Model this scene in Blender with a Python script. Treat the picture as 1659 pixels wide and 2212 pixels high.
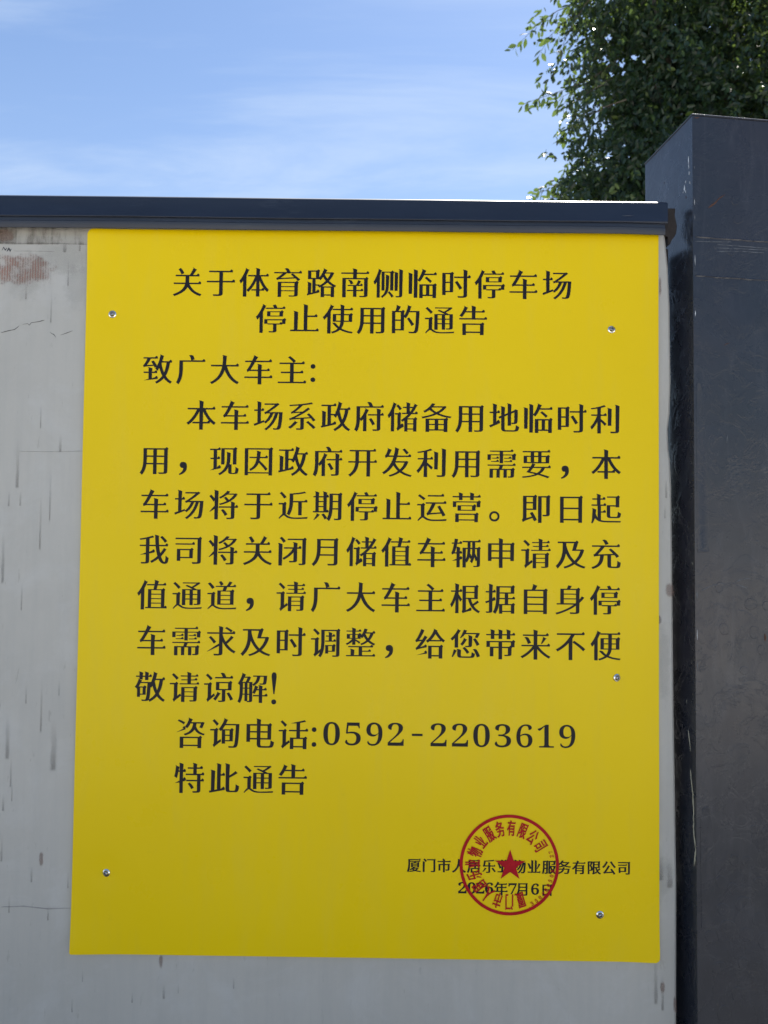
import bpy, bmesh, math, random
import numpy as np
from mathutils import Vector, Matrix, noise
for _o in list(bpy.data.objects): bpy.data.objects.remove(_o)
SC = bpy.context.scene
COL = SC.collection
Z0 = 2.196                      # height of the notice board's top edge above the ground

# ================================================================ camera
CAMP = Vector((0.64330585, -1.59692944, -0.64609847+Z0))
def make_camera():
    p, y, r = 0.03472165, 0.00783089, 0.01094893      # pitch up, turn left, roll
    fwd = Vector((-math.sin(y)*math.cos(p), math.cos(y)*math.cos(p), math.sin(p)))
    right = Vector((math.cos(y), math.sin(y), 0)); up = right.cross(fwd)
    R = right*math.cos(r)+up*math.sin(r); U = up*math.cos(r)-right*math.sin(r)
    c = bpy.data.cameras.new('camera'); o = bpy.data.objects.new('camera', c); COL.objects.link(o)
    o.matrix_world = Matrix(((R.x, U.x, -fwd.x, CAMP.x), (R.y, U.y, -fwd.y, CAMP.y), (R.z, U.z, -fwd.z, CAMP.z), (0, 0, 0, 1)))
    c.sensor_fit = 'VERTICAL'; c.sensor_height = 24.0; c.lens = 12.0/(1106.0/1661.0)
    c.dof.use_dof = True; c.dof.focus_distance = 1.6; c.dof.aperture_fstop = 4.5
    c.clip_start = 0.05; c.clip_end = 3000
    SC.camera = o
make_camera()

# ================================================================ light
SUN_EL, SUN_AZ = math.radians(57), math.radians(24)      # behind the hoarding, a little to the right
def make_world():
    w = bpy.data.worlds.new('World'); SC.world = w; w.use_nodes = True
    nt = w.node_tree; nt.nodes.clear(); N = nt.nodes.new; K = nt.links.new
    sky = N('ShaderNodeTexSky'); sky.sky_type = 'NISHITA'; sky.sun_disc = False
    sky.sun_elevation = SUN_EL; sky.sun_rotation = SUN_AZ
    sky.altitude = 20; sky.air_density = 1.0; sky.dust_density = SKY_DUST; sky.ozone_density = 3.5
    tc = N('ShaderNodeTexCoord'); sep = N('ShaderNodeSeparateXYZ'); K(tc.outputs['Generated'], sep.inputs[0])
    # project the view direction onto a high cloud deck so the cirrus lies flat
    add = N('ShaderNodeMath'); add.operation = 'ADD'; add.inputs[1].default_value = 0.22; K(sep.outputs[2], add.inputs[0])
    dx = N('ShaderNodeMath'); dx.operation = 'DIVIDE'; K(sep.outputs[0], dx.inputs[0]); K(add.outputs[0], dx.inputs[1])
    dy = N('ShaderNodeMath'); dy.operation = 'DIVIDE'; K(sep.outputs[1], dy.inputs[0]); K(add.outputs[0], dy.inputs[1])
    cmb = N('ShaderNodeCombineXYZ'); K(dx.outputs[0], cmb.inputs[0]); K(dy.outputs[0], cmb.inputs[1])
    mp = N('ShaderNodeMapping'); K(cmb.outputs[0], mp.inputs[0]); mp.inputs['Rotation'].default_value = (0, 0, math.radians(-12)); mp.inputs['Scale'].default_value = (0.9, 3.4, 1); mp.inputs['Location'].default_value = (7.7, 0.4, 0)
    n1 = N('ShaderNodeTexNoise'); K(mp.outputs[0], n1.inputs['Vector']); n1.inputs['Scale'].default_value = 1.1; n1.inputs['Detail'].default_value = 10; n1.inputs['Roughness'].default_value = .60; n1.inputs['Distortion'].default_value = .5
    r1 = N('ShaderNodeValToRGB'); K(n1.outputs['Fac'], r1.inputs[0]); e = r1.color_ramp.elements
    e[0].position = CLD[0]; e[0].color = (0, 0, 0, 1); e[1].position = CLD[1]; e[1].color = (1, 1, 1, 1); r1.color_ramp.interpolation = 'EASE'
    amt = N('ShaderNodeMath'); amt.operation = 'MULTIPLY_ADD'; amt.inputs[1].default_value = CLD[2]; amt.inputs[2].default_value = CLD[3]; K(r1.outputs[0], amt.inputs[0])
    hz = N('ShaderNodeMapRange'); hz.interpolation_type = 'SMOOTHSTEP'; K(sep.outputs[2], hz.inputs[0])
    hz.inputs['From Min'].default_value = .62; hz.inputs['From Max'].default_value = .12; hz.inputs['To Min'].default_value = 0; hz.inputs['To Max'].default_value = .34
    tot = N('ShaderNodeMath'); tot.operation = 'ADD'; tot.use_clamp = True; K(amt.outputs[0], tot.inputs[0]); K(hz.outputs[0], tot.inputs[1])
    mix = N('ShaderNodeMix'); mix.data_type = 'RGBA'; K(tot.outputs[0], mix.inputs[0]); K(sky.outputs[0], mix.inputs[6]); mix.inputs[7].default_value = CLDC
    bg = N('ShaderNodeBackground'); bg.inputs['Strength'].default_value = SKY_STR; K(mix.outputs[2], bg.inputs[0])
    out = N('ShaderNodeOutputWorld'); K(bg.outputs[0], out.inputs[0])
SKY_STR = 0.0465; SKY_DUST = 0.3; CLD = (0.44, 0.74, 0.5, 0.0); CLDC = (4.1, 4.9, 6.1, 1)
make_world()
def make_sun():
    l = bpy.data.lights.new('sun', 'SUN'); l.energy = 5.0; l.angle = math.radians(.53); l.color = (1, .95, .87)
    o = bpy.data.objects.new('sun', l); COL.objects.link(o)
    d = Vector((math.sin(SUN_AZ)*math.cos(SUN_EL), math.cos(SUN_AZ)*math.cos(SUN_EL), math.sin(SUN_EL)))
    o.rotation_euler = d.to_track_quat('Z', 'Y').to_euler(); o.location = (3, 8, 14)
make_sun()
SC.view_settings.view_transform = 'Standard'; SC.view_settings.look = 'None'
SC.view_settings.exposure = 1.88; SC.view_settings.gamma = 1; SC.view_settings.use_curve_mapping = False
SC.cycles.max_bounces = 10; SC.cycles.transparent_max_bounces = 24

# ================================================================ helpers
def tag(o, label=None, cat=None, group=None, kind=None):
    if label: o['label'] = label
    if cat: o['category'] = cat
    if group: o['group'] = group
    if kind: o['kind'] = kind
    return o
def empty(name, loc, label, cat, group=None):
    o = bpy.data.objects.new(name, None); COL.objects.link(o); o.location = loc; o.empty_display_size = .1
    return tag(o, label, cat, group)
def link(name, me, mat=None, parent=None, loc=None):
    if mat and not me.materials: me.materials.append(mat)
    o = bpy.data.objects.new(name, me); COL.objects.link(o)
    if parent is not None:
        o.parent = parent; o.matrix_parent_inverse = Matrix.Translation(-world_loc(parent))
    if loc is not None: o.location = loc
    return o
def world_loc(o):
    v = Vector((0, 0, 0))
    while o is not None:
        v = v + o.location; 
        if o.parent is not None: v = v + o.matrix_parent_inverse.translation
        o = o.parent
    return v
def smooth(me, ang=None):
    for p in me.polygons: p.use_smooth = True
    return me
def mesh(name, V, F):
    me = bpy.data.meshes.new(name); me.from_pydata([tuple(v) for v in V], [], F); me.update(); return me
def bm_mesh(name, bm):
    bmesh.ops.recalc_face_normals(bm, faces=bm.faces[:])
    me = bpy.data.meshes.new(name); bm.to_mesh(me); bm.free(); return me
def rnd(a, b): return random.uniform(a, b)
class NT:
    def __init__(s, name):
        s.m = bpy.data.materials.new(name); s.m.use_nodes = True; s.t = s.m.node_tree; s.t.nodes.clear()
        s.out = s.t.nodes.new('ShaderNodeOutputMaterial'); s.b = s.t.nodes.new('ShaderNodeBsdfPrincipled')
        s.t.links.new(s.b.outputs[0], s.out.inputs[0]); s.tc = s.t.nodes.new('ShaderNodeTexCoord')
    def n(s, typ, **kw):
        x = s.t.nodes.new(typ)
        for k, v in kw.items(): setattr(x, k, v)
        return x
    def l(s, a, b): s.t.links.new(a, b)
    def noise(s, scale, detail=4, rough=.55, stretch=(1, 1, 1), dist=0, src='Object', loc=(0, 0, 0)):
        mp = s.n('ShaderNodeMapping'); s.l(s.tc.outputs[src], mp.inputs[0]); mp.inputs['Scale'].default_value = stretch; mp.inputs['Location'].default_value = loc
        t = s.n('ShaderNodeTexNoise'); s.l(mp.outputs[0], t.inputs['Vector'])
        t.inputs['Scale'].default_value = scale; t.inputs['Detail'].default_value = detail; t.inputs['Roughness'].default_value = rough; t.inputs['Distortion'].default_value = dist
        return t.outputs['Fac']
    def ramp(s, fac, stops, interp='LINEAR'):
        r = s.n('ShaderNodeValToRGB'); r.color_ramp.interpolation = interp; s.l(fac, r.inputs[0]); el = r.color_ramp.elements
        while len(el) < len(stops): el.new(.5)
        for e, (p, c) in zip(el, stops):
            e.position = p; e.color = (c, c, c, 1) if not hasattr(c, '__len__') else (*c, 1)
        return r.outputs[0]
    def mix(s, fac, a, b, mode='MIX'):
        m = s.n('ShaderNodeMix'); m.data_type = 'RGBA'; m.blend_type = mode
        for sock, v in ((m.inputs[0], fac), (m.inputs[6], a), (m.inputs[7], b)):
            if hasattr(v, 'links'): s.l(v, sock)
            elif sock == m.inputs[0]: sock.default_value = v
            else: sock.default_value = (*v, 1)
        return m.outputs[2]
    def math(s, op, a, b=0.0, clamp=False):
        m = s.n('ShaderNodeMath'); m.operation = op; m.use_clamp = clamp
        for sock, v in ((m.inputs[0], a), (m.inputs[1], b)):
            if hasattr(v, 'links'): s.l(v, sock)
            else: sock.default_value = v
        return m.outputs[0]
    def bump(s, h, strength=.3, dist=.001, prev=None):
        b = s.n('ShaderNodeBump'); b.inputs['Strength'].default_value = strength; b.inputs['Distance'].default_value = dist
        s.l(h, b.inputs['Height'])
        if prev is not None: s.l(prev, b.inputs['Normal'])
        s.l(b.outputs[0], s.b.inputs['Normal']); return b.outputs[0]
    def set(s, **kw):
        for k, v in kw.items():
            sock = s.b.inputs[k.replace('_', ' ')]
            if hasattr(v, 'links'): s.l(v, sock)
            else: sock.default_value = (*v, 1) if hasattr(v, '__len__') else v
        return s

# ================================================================ measured marks (metres, on the face they lie on)
STREAKS = [(-0.092,-0.3795,-0.4223,0.0026),(-0.0492,-0.4459,-0.4714,0.0063),(-0.1379,-0.459,-0.5489,0.0069),(-0.1302,-0.5637,-0.585,0.0047),(-0.1542,-0.5629,-0.5863,0.0037),(-0.0679,-0.5259,-0.6171,0.0032),(-0.0868,-0.5739,-0.6781,0.0042),(-0.1631,-0.6436,-0.7491,0.0058),(-0.1218,-0.754,-0.8034,0.0032),(-0.107,-0.966,-0.9957,0.0032),(-0.0747,-0.9526,-1.0551,0.0042),(-0.0472,-1.0355,-1.1325,0.0116),(-0.1431,-1.0316,-1.1105,0.0084),(-0.1345,-1.1145,-1.1673,0.0032),(-0.131,-1.1662,-1.1957,0.0032),(-0.149,-1.2697,-1.319,0.0042),(-0.086,-1.3356,-1.3597,0.0042),(-0.0104,-1.3448,-1.3704,0.0032),(-0.1486,-1.1923,-1.2155,0.0047),(-0.1304,-1.3926,-1.4223,0.0037),(-0.0498,-1.417,-1.4359,0.0037),(0.0043,-1.5995,-1.6197,0.0032),(0.1916,-1.5687,-1.59,0.0053),(0.3344,-1.5529,-1.5676,0.0032),(0.1271,-1.5849,-1.5986,0.0026),(1.1944,-1.4954,-1.5863,0.0074),(1.2082,-1.5305,-1.5986,0.0053),(1.2024,-1.2919,-1.3378,0.0158),(1.223,-1.3018,-1.3528,0.0116),(1.2172,-0.5232,-0.5548,0.0047),(1.2145,-0.576,-0.597,0.0032),(-0.0417,-0.0695,-0.1209,0.0026),(-0.076,-0.1347,-0.1995,0.0026),(-0.1299,-0.1243,-0.1487,0.0042),(-0.0507,-0.0316,-0.0478,0.0074),(-0.0185,-0.0286,-0.0449,0.0042),(0.2211,-1.5657,-1.5784,0.0021),(0.0242,-1.5433,-1.5586,0.0026),(-0.0388,-0.9521,-0.9782,0.0021),(-0.0014,-1.2882,-1.3087,0.0026)]
REDS = [(-0.0666,-1.2968,-1.3261,0.0069),(0.1845,-1.5028,-1.5282,0.0069),(1.2242,-0.7334,-0.7595,0.0158),(1.2021,-0.7989,-0.8146,0.0084),(1.2082,-1.5406,-1.5608,0.0084),(1.2053,-0.0888,-0.1318,0.0037),(1.2328,-1.5705,-1.6008,0.0063)]
CRACKS = [[(-0.1809,-0.2209),(-0.1649,-0.2164),(-0.1516,-0.2136),(-0.1427,-0.2055)],[(-0.1358,-0.2027),(-0.1252,-0.201),(-0.1213,-0.2042),(-0.1172,-0.1988),(-0.1012,-0.1965),(-0.0894,-0.1931)],[(-0.0775,-0.2184),(-0.0737,-0.2221),(-0.0694,-0.2231),(-0.0644,-0.2301)],[(-0.0549,-0.2246),(-0.0405,-0.2196),(-0.0294,-0.2152)],[(-0.1648,-0.0314),(-0.1217,-0.03),(-0.0626,-0.0289),(-0.0007,-0.0312)],[(-0.159,-0.046),(-0.1159,-0.0457),(-0.0718,-0.0464)],[(-0.1354,-0.4713),(-0.0672,-0.4716),(0.002,-0.4693)],[(-0.1471,-1.4108),(-0.1002,-1.4086),(-0.0531,-1.413),(-0.0035,-1.4112)]]
BLOT = [(-0.1795,-0.0424),(-0.1698,-0.0445)]
BAND = [(-0.1873,0.0027),(-0.0007,-0.0312)]
REDP = [(-0.1854,-0.0641),(-0.0847,-0.1088)]
BLISTERS = [(0.0941,0.0622,0.01),(0.1005,0.0231,0.0105),(0.0528,-0.7368,0.01),(0.1209,-0.7712,0.013),(0.1559,-0.7743,0.01),(0.062,-0.8214,0.011),(0.0807,-1.2828,0.011),(0.1075,-1.2864,0.011),(0.1234,-1.223,0.009),(0.1486,-1.2305,0.009),(0.0532,-1.3263,0.013),(0.0775,-1.3389,0.012),(0.0555,-1.3789,0.0125),(0.1002,-1.3705,0.0165),(0.131,-1.4016,0.013),(0.0617,-1.4216,0.021),(0.1056,-1.4313,0.015),(0.0297,-1.4324,0.013),(0.0465,-1.4929,0.013),(0.0856,-1.5473,0.014),(0.0556,-1.5826,0.015),(0.1339,-1.3324,0.015),(0.1438,-1.4434,0.015),(0.097,-1.4858,0.011),(0.1276,-0.8284,0.012),(0.1048,-0.9052,0.009),(0.0842,-0.0459,0.008),(0.1439,-0.8645,0.01)]
DRIPS = [[(0.0026,-0.362),(0.0037,-0.3323),(0.006,-0.3233),(0.0104,-0.3204),(0.0154,-0.3228),(0.0199,-0.3423),(0.024,-0.4036),(0.0266,-0.4416),(0.0286,-0.4774),(0.0314,-0.53),(0.0321,-0.614),(0.0318,-0.6664),(0.0006,-0.6666)],[(0.0081,-1.2212),(0.0099,-1.1895),(0.0139,-1.178),(0.021,-1.1747),(0.0282,-1.1791),(0.0326,-1.2009),(0.0354,-1.2264),(0.0366,-1.2855),(0.0384,-1.3488),(0.0381,-1.3866),(0.0345,-1.4137),(0.0085,-1.4123)]]
SCRAPE = [[(0.0508,-0.0335),(0.0955,-0.0336),(0.1655,-0.0348)],[(0.0463,-0.0407),(0.1067,-0.0393),(0.1654,-0.0385)],[(0.0479,-0.048),(0.1123,-0.0448),(0.1574,-0.0449)],[(0.0037,-0.0295),(0.0397,-0.0284),(0.0844,-0.0262)],[(0.0111,-0.7462),(0.021,-0.74),(0.0374,-0.7333),(0.0622,-0.7286)],[(0.0875,-0.7275),(0.0953,-0.7223),(0.1231,-0.7175)],[(0.0897,-0.7306),(0.1035,-0.7357),(0.1201,-0.7408)],[(0.0699,-0.446),(0.0734,-0.4198)]]
RUST = [[(0.0347,0.0418),(0.0487,0.0528),(0.0599,0.0642),(0.0712,0.0724)],[(0.0659,-0.2427),(0.0726,-0.2387),(0.0782,-0.2364)],[(0.1498,-0.8311),(0.1508,-0.8388),(0.1507,-0.8465)]]
SEAM = [[(0.0048,-0.0199),(0.1656,-0.0209)],[(0.0043,-0.1006),(0.1648,-0.102)]]
SIDE_SCR = [[(0.0305,-1.0294),(0.0265,-1.0449),(0.0236,-1.0595),(0.0207,-1.0705)],[(0.0219,-1.1075),(0.019,-1.1245),(0.0161,-1.1414),(0.0132,-1.1536),(0.0113,-1.1727),(0.0106,-1.2103),(0.0097,-1.2351),(0.004,-1.2605),(0.007,-1.2768),(0.0101,-1.2966)],[(0.0352,-0.9696),(0.0342,-0.9772)],[(0.0106,-0.6867),(0.0067,-0.6927)]]
SIDE_CHIP = [(0.015,0.1471,0.004,0.016),(0.0141,0.1333,0.004,0.012),(0.0132,0.1184,0.0035,0.008),(0.0266,0.1064,0.004,0.006),(0.0102,0.0972,0.004,0.006),(0.0318,0.0948,0.006,0.014),(0.0277,0.0859,0.003,0.006),(0.037,0.0891,0.003,0.003),(0.1193,0.1474,0.003,0.003),(0.0267,0.0736,0.005,0.005)]
EDGE_CHIP = [(0.124,0.006),(0.0523,0.012),(0.0201,0.01),(-0.0686,0.022),(-0.0834,0.014),(-0.179,0.012),(-0.7513,0.02),(-0.8329,0.02),(-0.8939,0.02)]
BOARD_EDGE = [(1.2118,0.0083),(1.2161,-0.0052),(1.2223,-0.0698),(1.2259,-0.1504),(1.2263,-0.204),(1.2277,-0.3109),(1.2265,-0.3774),(1.2232,-0.4098),(1.2242,-0.4533),(1.2268,-0.4745),(1.2283,-0.5283),(1.23,-0.6809),(1.2325,-0.9986),(1.2348,-1.148),(1.2374,-1.3526),(1.2363,-1.6219)]
LOBES = [(2.8756,4.2353,0.631,0),(3.0079,3.6895,0.501,0.3),(2.8746,3.3487,0.414,-0.1),(3.0509,3.0111,0.479,0.2),(2.8739,2.6498,0.435,0),(2.5654,2.3783,0.392,-0.2),(2.3014,2.1747,0.327,-0.1),(2.7414,2.0664,0.435,0.1),(3.628,3.7614,0.827,0.4),(3.6234,2.8349,0.784,0.3),(4.4048,4.1069,1.088,0.6),(4.5025,2.7513,1.088,0.5),(3.7462,5.1338,1.045,0.5),(3.2902,1.9592,0.566,0.3),(4.7126,1.8594,0.827,0.3),(3.0764,4.6711,0.566,0.4),(3.8376,1.8523,0.653,0.4)]
SPRAYS = [[(2.5644,4.2336),(2.2978,4.0951),(2.0756,4.0254),(1.9202,3.9561),(1.7983,3.8529),(1.6987,3.7726)],[(2.2978,4.0951),(2.1424,4.003),(2.0315,3.9112),(1.9652,3.7969)],[(2.3646,4.0043),(2.2537,3.8897),(2.1652,3.7754),(2.11,3.6614),(2.0548,3.5815)],[(2.5201,3.9596),(2.387,3.8677),(2.2762,3.7533),(2.2543,3.6395)],[(2.5647,3.755),(2.3652,3.5948),(2.2768,3.4808),(2.2548,3.4127)],[(2.5869,3.5281),(2.3877,3.4135),(2.2327,3.3672),(2.0777,3.3323),(1.9227,3.2973),(1.8009,3.2806)],[(2.5204,3.5731),(2.3654,3.4814),(2.2104,3.4351),(2.0553,3.4114)],[(2.5206,3.3464),(2.3436,3.3),(2.2108,3.2539),(2.1003,3.1853)],[(2.5649,3.2336),(2.3659,3.1871),(2.2332,3.141),(2.1338,3.0726)],[(2.5208,3.1203),(2.3439,3.074),(2.2335,3.0281),(2.1563,2.9373)],[(2.5651,3.0078),(2.3883,2.984),(2.2779,2.9156),(2.1454,2.8696)],[(2.5872,2.8051),(2.3885,2.8263),(2.2562,2.7578),(2.179,2.6897)],[(2.5212,2.6023),(2.3447,2.646),(2.2123,2.6225),(2.0798,2.644),(1.9475,2.5981),(1.9146,2.5305)],[(2.4772,2.4673),(2.2787,2.5331),(2.1242,2.5545),(1.9699,2.5084),(1.8818,2.4629)],[(2.4112,2.3771),(2.2127,2.4429),(2.0364,2.4191),(1.9043,2.3508)],[(2.3012,2.309),(2.1468,2.3527),(2.0146,2.3293),(1.8824,2.3058)],[(2.5646,3.8688),(2.3871,3.7995),(2.3207,3.7081),(2.2766,3.5716)],[(2.5209,2.9173),(2.3663,2.8937),(2.2781,2.803),(2.2562,2.7353)]]
GAPS = [(2.2764,3.6851,0.076),(2.3872,3.7199,0.065),(2.5203,3.7775,0.054),(2.6423,3.5511,0.054),(2.742,3.6085,0.061),(2.8306,3.5637,0.035),(2.3664,2.8261,0.061),(2.3003,2.7919,0.048),(2.1681,2.6447,0.039)]

# ---------------------------------------------------------------- lettering
# glyph outlines come from Blender's own built-in interface font; they are then
# redrawn as a Song-style print face: thin horizontals, heavy verticals,
# triangular ends on the horizontals, slanted heads, tapering left sweeps.
_gcache = {}
def raw_glyph(ch):
    c = bpy.data.curves.new('g', 'FONT'); c.body = ch; c.resolution_u = 3
    o = bpy.data.objects.new('g', c); bpy.context.scene.collection.objects.link(o)
    bpy.context.view_layer.update()
    dg = bpy.context.evaluated_depsgraph_get()
    cu = o.evaluated_get(dg).to_curve(dg)
    polys = []
    for sp in cu.splines:
        bp = sp.bezier_points; n = len(bp); P = []
        for i in range(n):
            a, b = bp[i], bp[(i+1) % n]
            p0, p1, p2, p3 = a.co, a.handle_right, b.co, b.handle_left
            p3, p2 = b.co, b.handle_left
            p1 = a.handle_right
            chord = (p3-p0)
            d1 = (p1-p0).cross(chord).length; d2 = (p2-p0).cross(chord).length
            flat = chord.length > 1e-6 and max(d1, d2)/chord.length < 0.002
            k = 1 if flat else max(2, min(6, int(chord.length/0.05)+2))
            for s in range(k):
                t = s/k; u = 1-t
                q = p0*u**3 + p1*3*u*u*t + p2*3*u*t*t + p3*t**3
                if not P or (Vector((q.x, q.y))-P[-1]).length > 1e-4: P.append(Vector((q.x, q.y)))
        if len(P) > 2 and (P[0]-P[-1]).length < 1e-4: P.pop()
        if len(P) > 2: polys.append(P)
    adv = cu.splines and max(p.x for P in polys for p in P) or 0
    bpy.data.objects.remove(o); bpy.data.curves.remove(c)
    return polys
def area(P): return 0.5*sum(P[i-1].x*P[i].y - P[i].x*P[i-1].y for i in range(len(P)))
def inside(p, P):
    r = False
    for i in range(len(P)):
        a, b = P[i-1], P[i]
        if (a.y > p.y) != (b.y > p.y) and p.x < (b.x-a.x)*(p.y-a.y)/(b.y-a.y)+a.x: r = not r
    return r
def orient(polys):
    # solid always on the left of the direction of travel: outer ccw, holes cw
    out = []
    for i, P in enumerate(polys):
        depth = sum(inside(P[0]*0.5+P[1]*0.5, Q) for j, Q in enumerate(polys) if j != i and abs(area(Q)) > abs(area(P)))
        ccw = depth % 2 == 0
        if (area(P) > 0) != ccw: P = P[::-1]
        out.append((P, not ccw))
    return out
def restyle(P, dx, dy, serif=True, tap=True):
    n = len(P)
    E = [(P[(i+1) % n]-P[i]) for i in range(n)]
    L = [e.length for e in E]
    N = [Vector((e.y, -e.x))/max(l, 1e-9) for e, l in zip(E, L)]   # outward for ccw
    cap = [False]*n
    for i in range(n):
        a, b = E[i-1], E[(i+1) % n]
        if 0.04 < L[i] < 0.12:
            c1 = a.x*E[i].y-a.y*E[i].x; c2 = E[i].x*b.y-E[i].y*b.x
            if c1 > 0.3*L[i-1]*L[i] and c2 > 0.3*L[(i+1) % n]*L[i] and L[i-1] > .03 and L[(i+1) % n] > .03 and \
               a.normalized().dot(b.normalized()) < -0.75: cap[i] = True
    off = []
    for i in range(n):
        nx, ny = abs(N[i].x), abs(N[i].y)
        off.append(dx*nx - dy*ny**1.5 if not cap[i] else 0.0)
    taper = [0.0]*n
    if tap:
        for i in range(n):
            if cap[i]:
                ang = math.degrees(math.atan2(N[i].y, N[i].x)) % 360
                if 188 < ang < 262:
                    w = L[i]*0.5; runs = []
                    for sgn in (1, -1):
                        ks = []; s_ = 0.0; k = (i+1) % n if sgn == 1 else i
                        while s_ < .34 and len(ks) < n:
                            ks.append((k, s_))
                            ek, en = (k, (k+1) % n) if sgn == 1 else ((k-1) % n, (k-2) % n)
                            s_ += L[ek]
                            if E[ek].normalized().dot(E[en].normalized()) < .85: break
                            k = (k+sgn) % n
                        runs.append((ks, s_))
                    LEN = min(.34, runs[0][1], runs[1][1])
                    if LEN > .15:
                        for ks, _ in runs:
                            for k, s_ in ks:
                                if s_ < LEN*.98: taper[k] = max(taper[k], w*0.82*(1-s_/LEN))
    Q = []
    for i in range(n):
        n0, n1 = N[i-1], N[i]; o0, o1 = off[i-1], off[i]
        if cap[i-1]: o0, o1 = 0.0, o1
        t = taper[i]
        if t:
            if not cap[i-1]: o0 -= t
            if not cap[i]: o1 -= t
        det = n0.x*n1.y-n0.y*n1.x
        if abs(det) < 0.12:
            d = (n0*o0+n1*o1)*0.5
        else:
            d = Vector(((o0*n1.y-o1*n0.y)/det, (n0.x*o1-n1.x*o0)/det))
            m = abs(o0)+abs(o1)+0.004
            if d.length > 1.6*m: d = d*(1.6*m/d.length)
        Q.append(P[i]+d)
    if not serif: return Q
    R = []; skip = set()
    for i in range(n):
        a, b = Q[i], Q[(i+1) % n]
        nn = N[i]
        if cap[i] and nn.x > 0.93:            # right end of a horizontal: a -> b goes up
            top = E[(i+1) % n]
            if L[(i+1) % n] > 0.10 or True:
                h = 0.052; 
                R += [a+Vector((.004, 0)), b+Vector((.012, 0.006)), b+Vector((-.030, h)), b+Vector((-.085, 0.0))]
                skip.add((i+1) % n); continue
        if cap[i] and nn.y > 0.93 and L[i] < .1:            # head of a vertical: a (right) -> b (left)
            R += [a+Vector((.012, -.020)), a+Vector((-.045, .004)), b+Vector((-.022, .022)), b+Vector((0, -.015))]
            skip.add((i+1) % n); continue
        if i in skip: continue
        # shoulder of a box: convex corner between right-facing side and top
        e0, e1 = E[i-1], E[i]
        if e0.x*e1.y-e0.y*e1.x > 0 and N[i-1].x > .97 and N[i].y > .97 and L[i-1] > .14 and L[i] > .14 and not cap[i-1] and not cap[i]:
            R += [a+Vector((.004, -.05)), a+Vector((.026, -.012)), a+Vector((-.028, .040)), a+Vector((-.08, 0))]
            continue
        R.append(a)
    return R
def glyph(ch, dx=.0185, dy=.0125, serif=True):
    key = (ch, dx, dy, serif)
    if key not in _gcache:
        out = []
        for P, hole in orient(raw_glyph(ch)):
            out.append(restyle(P, dx, dy, serif and not hole, not hole))
        _gcache[key] = out
    return _gcache[key]
def winding_fill(polys):
    """triangulate the union of oriented outlines: keep what has a non-zero winding number"""
    from mathutils.geometry import delaunay_2d_cdt
    pts = []; edges = []
    for P in polys:
        b = len(pts); n = len(P); pts += [Vector((p.x, p.y)) for p in P]; edges += [(b+k, b+(k+1) % n) for k in range(n)]
    vo, eo, fo, *_ = delaunay_2d_cdt(pts, edges, [], 0, 1e-5)
    V = np.array([(v.x, v.y) for v in vo]); F = np.array(fo)
    c = V[F].mean(1); w = np.zeros(len(c))
    for P in polys:
        A = np.array([(p.x, p.y) for p in P]); B = np.roll(A, -1, 0)
        for (ax, ay), (bx, by) in zip(A, B):
            up = (ay <= c[:, 1]) & (by > c[:, 1]); dn = (ay > c[:, 1]) & (by <= c[:, 1])
            cr = (bx-ax)*(c[:, 1]-ay)-(c[:, 0]-ax)*(by-ay)
            w += (up & (cr > 0)).astype(float)-(dn & (cr < 0)).astype(float)
    ar = np.abs(np.cross(V[F[:, 1]]-V[F[:, 0]], V[F[:, 2]]-V[F[:, 0]]))
    return V, F[(w > .5) & (ar > 1e-9)]
_fcache = {}
def text_mesh(name, items):
    """items: list of (glyph polygons, transform function) -> one mesh"""
    V = []; F = []
    for polys, f in items:
        key = id(polys)
        if key not in _fcache: _fcache[key] = (winding_fill(polys), polys)
        (GV, GF), _ = _fcache[key]
        b = len(V); V += [(*f(x, y), 0) for x, y in GV]; F += [tuple(int(k)+b for k in t) for t in GF]
    me = bpy.data.meshes.new(name); me.from_pydata(V, [], F); me.update()
    return me

# ================================================================ materials
def mat_board():
    a = NT('grey_painted_board')
    big = a.ramp(a.noise(2.2, 5, .6), [(.3, 0), (.75, 1)])
    streak = a.ramp(a.noise(5, 6, .65, (9, 1, .6)), [(.42, 0), (.72, 1)])
    fine = a.noise(90, 4, .6)
    c = a.mix(big, (.44, .428, .392), (.512, .498, .458))
    c = a.mix(a.math('MULTIPLY', streak, .3), c, (.37, .37, .355))
    cloud = a.ramp(a.noise(7, 7, .7, (1, 1, 1), .6, loc=(3, 1, 7)), [(.5, 0), (.7, 1)])
    c = a.mix(a.math('MULTIPLY', cloud, .45), c, (.54, .54, .525))
    c = a.mix(a.math('MULTIPLY', a.ramp(a.noise(45, 3, .7, (2, 1, .5)), [(.66, 0), (.74, 1)]), .35), c, (.25, .23, .20))
    c = a.mix(a.math('MULTIPLY', a.ramp(fine, [(.3, 0), (.7, 1)]), .12), c, (.38, .38, .37))
    a.set(Base_Color=c, Roughness=a.ramp(a.noise(9, 5, .6), [(.3, .42), (.7, .62)]))
    a.b.inputs['Specular IOR Level'].default_value = .45
    b1 = a.bump(a.noise(3.0, 3, .5), .25, .004)
    a.bump(a.noise(240, 3, .6), .12, .0006, b1)
    return a.m
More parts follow.
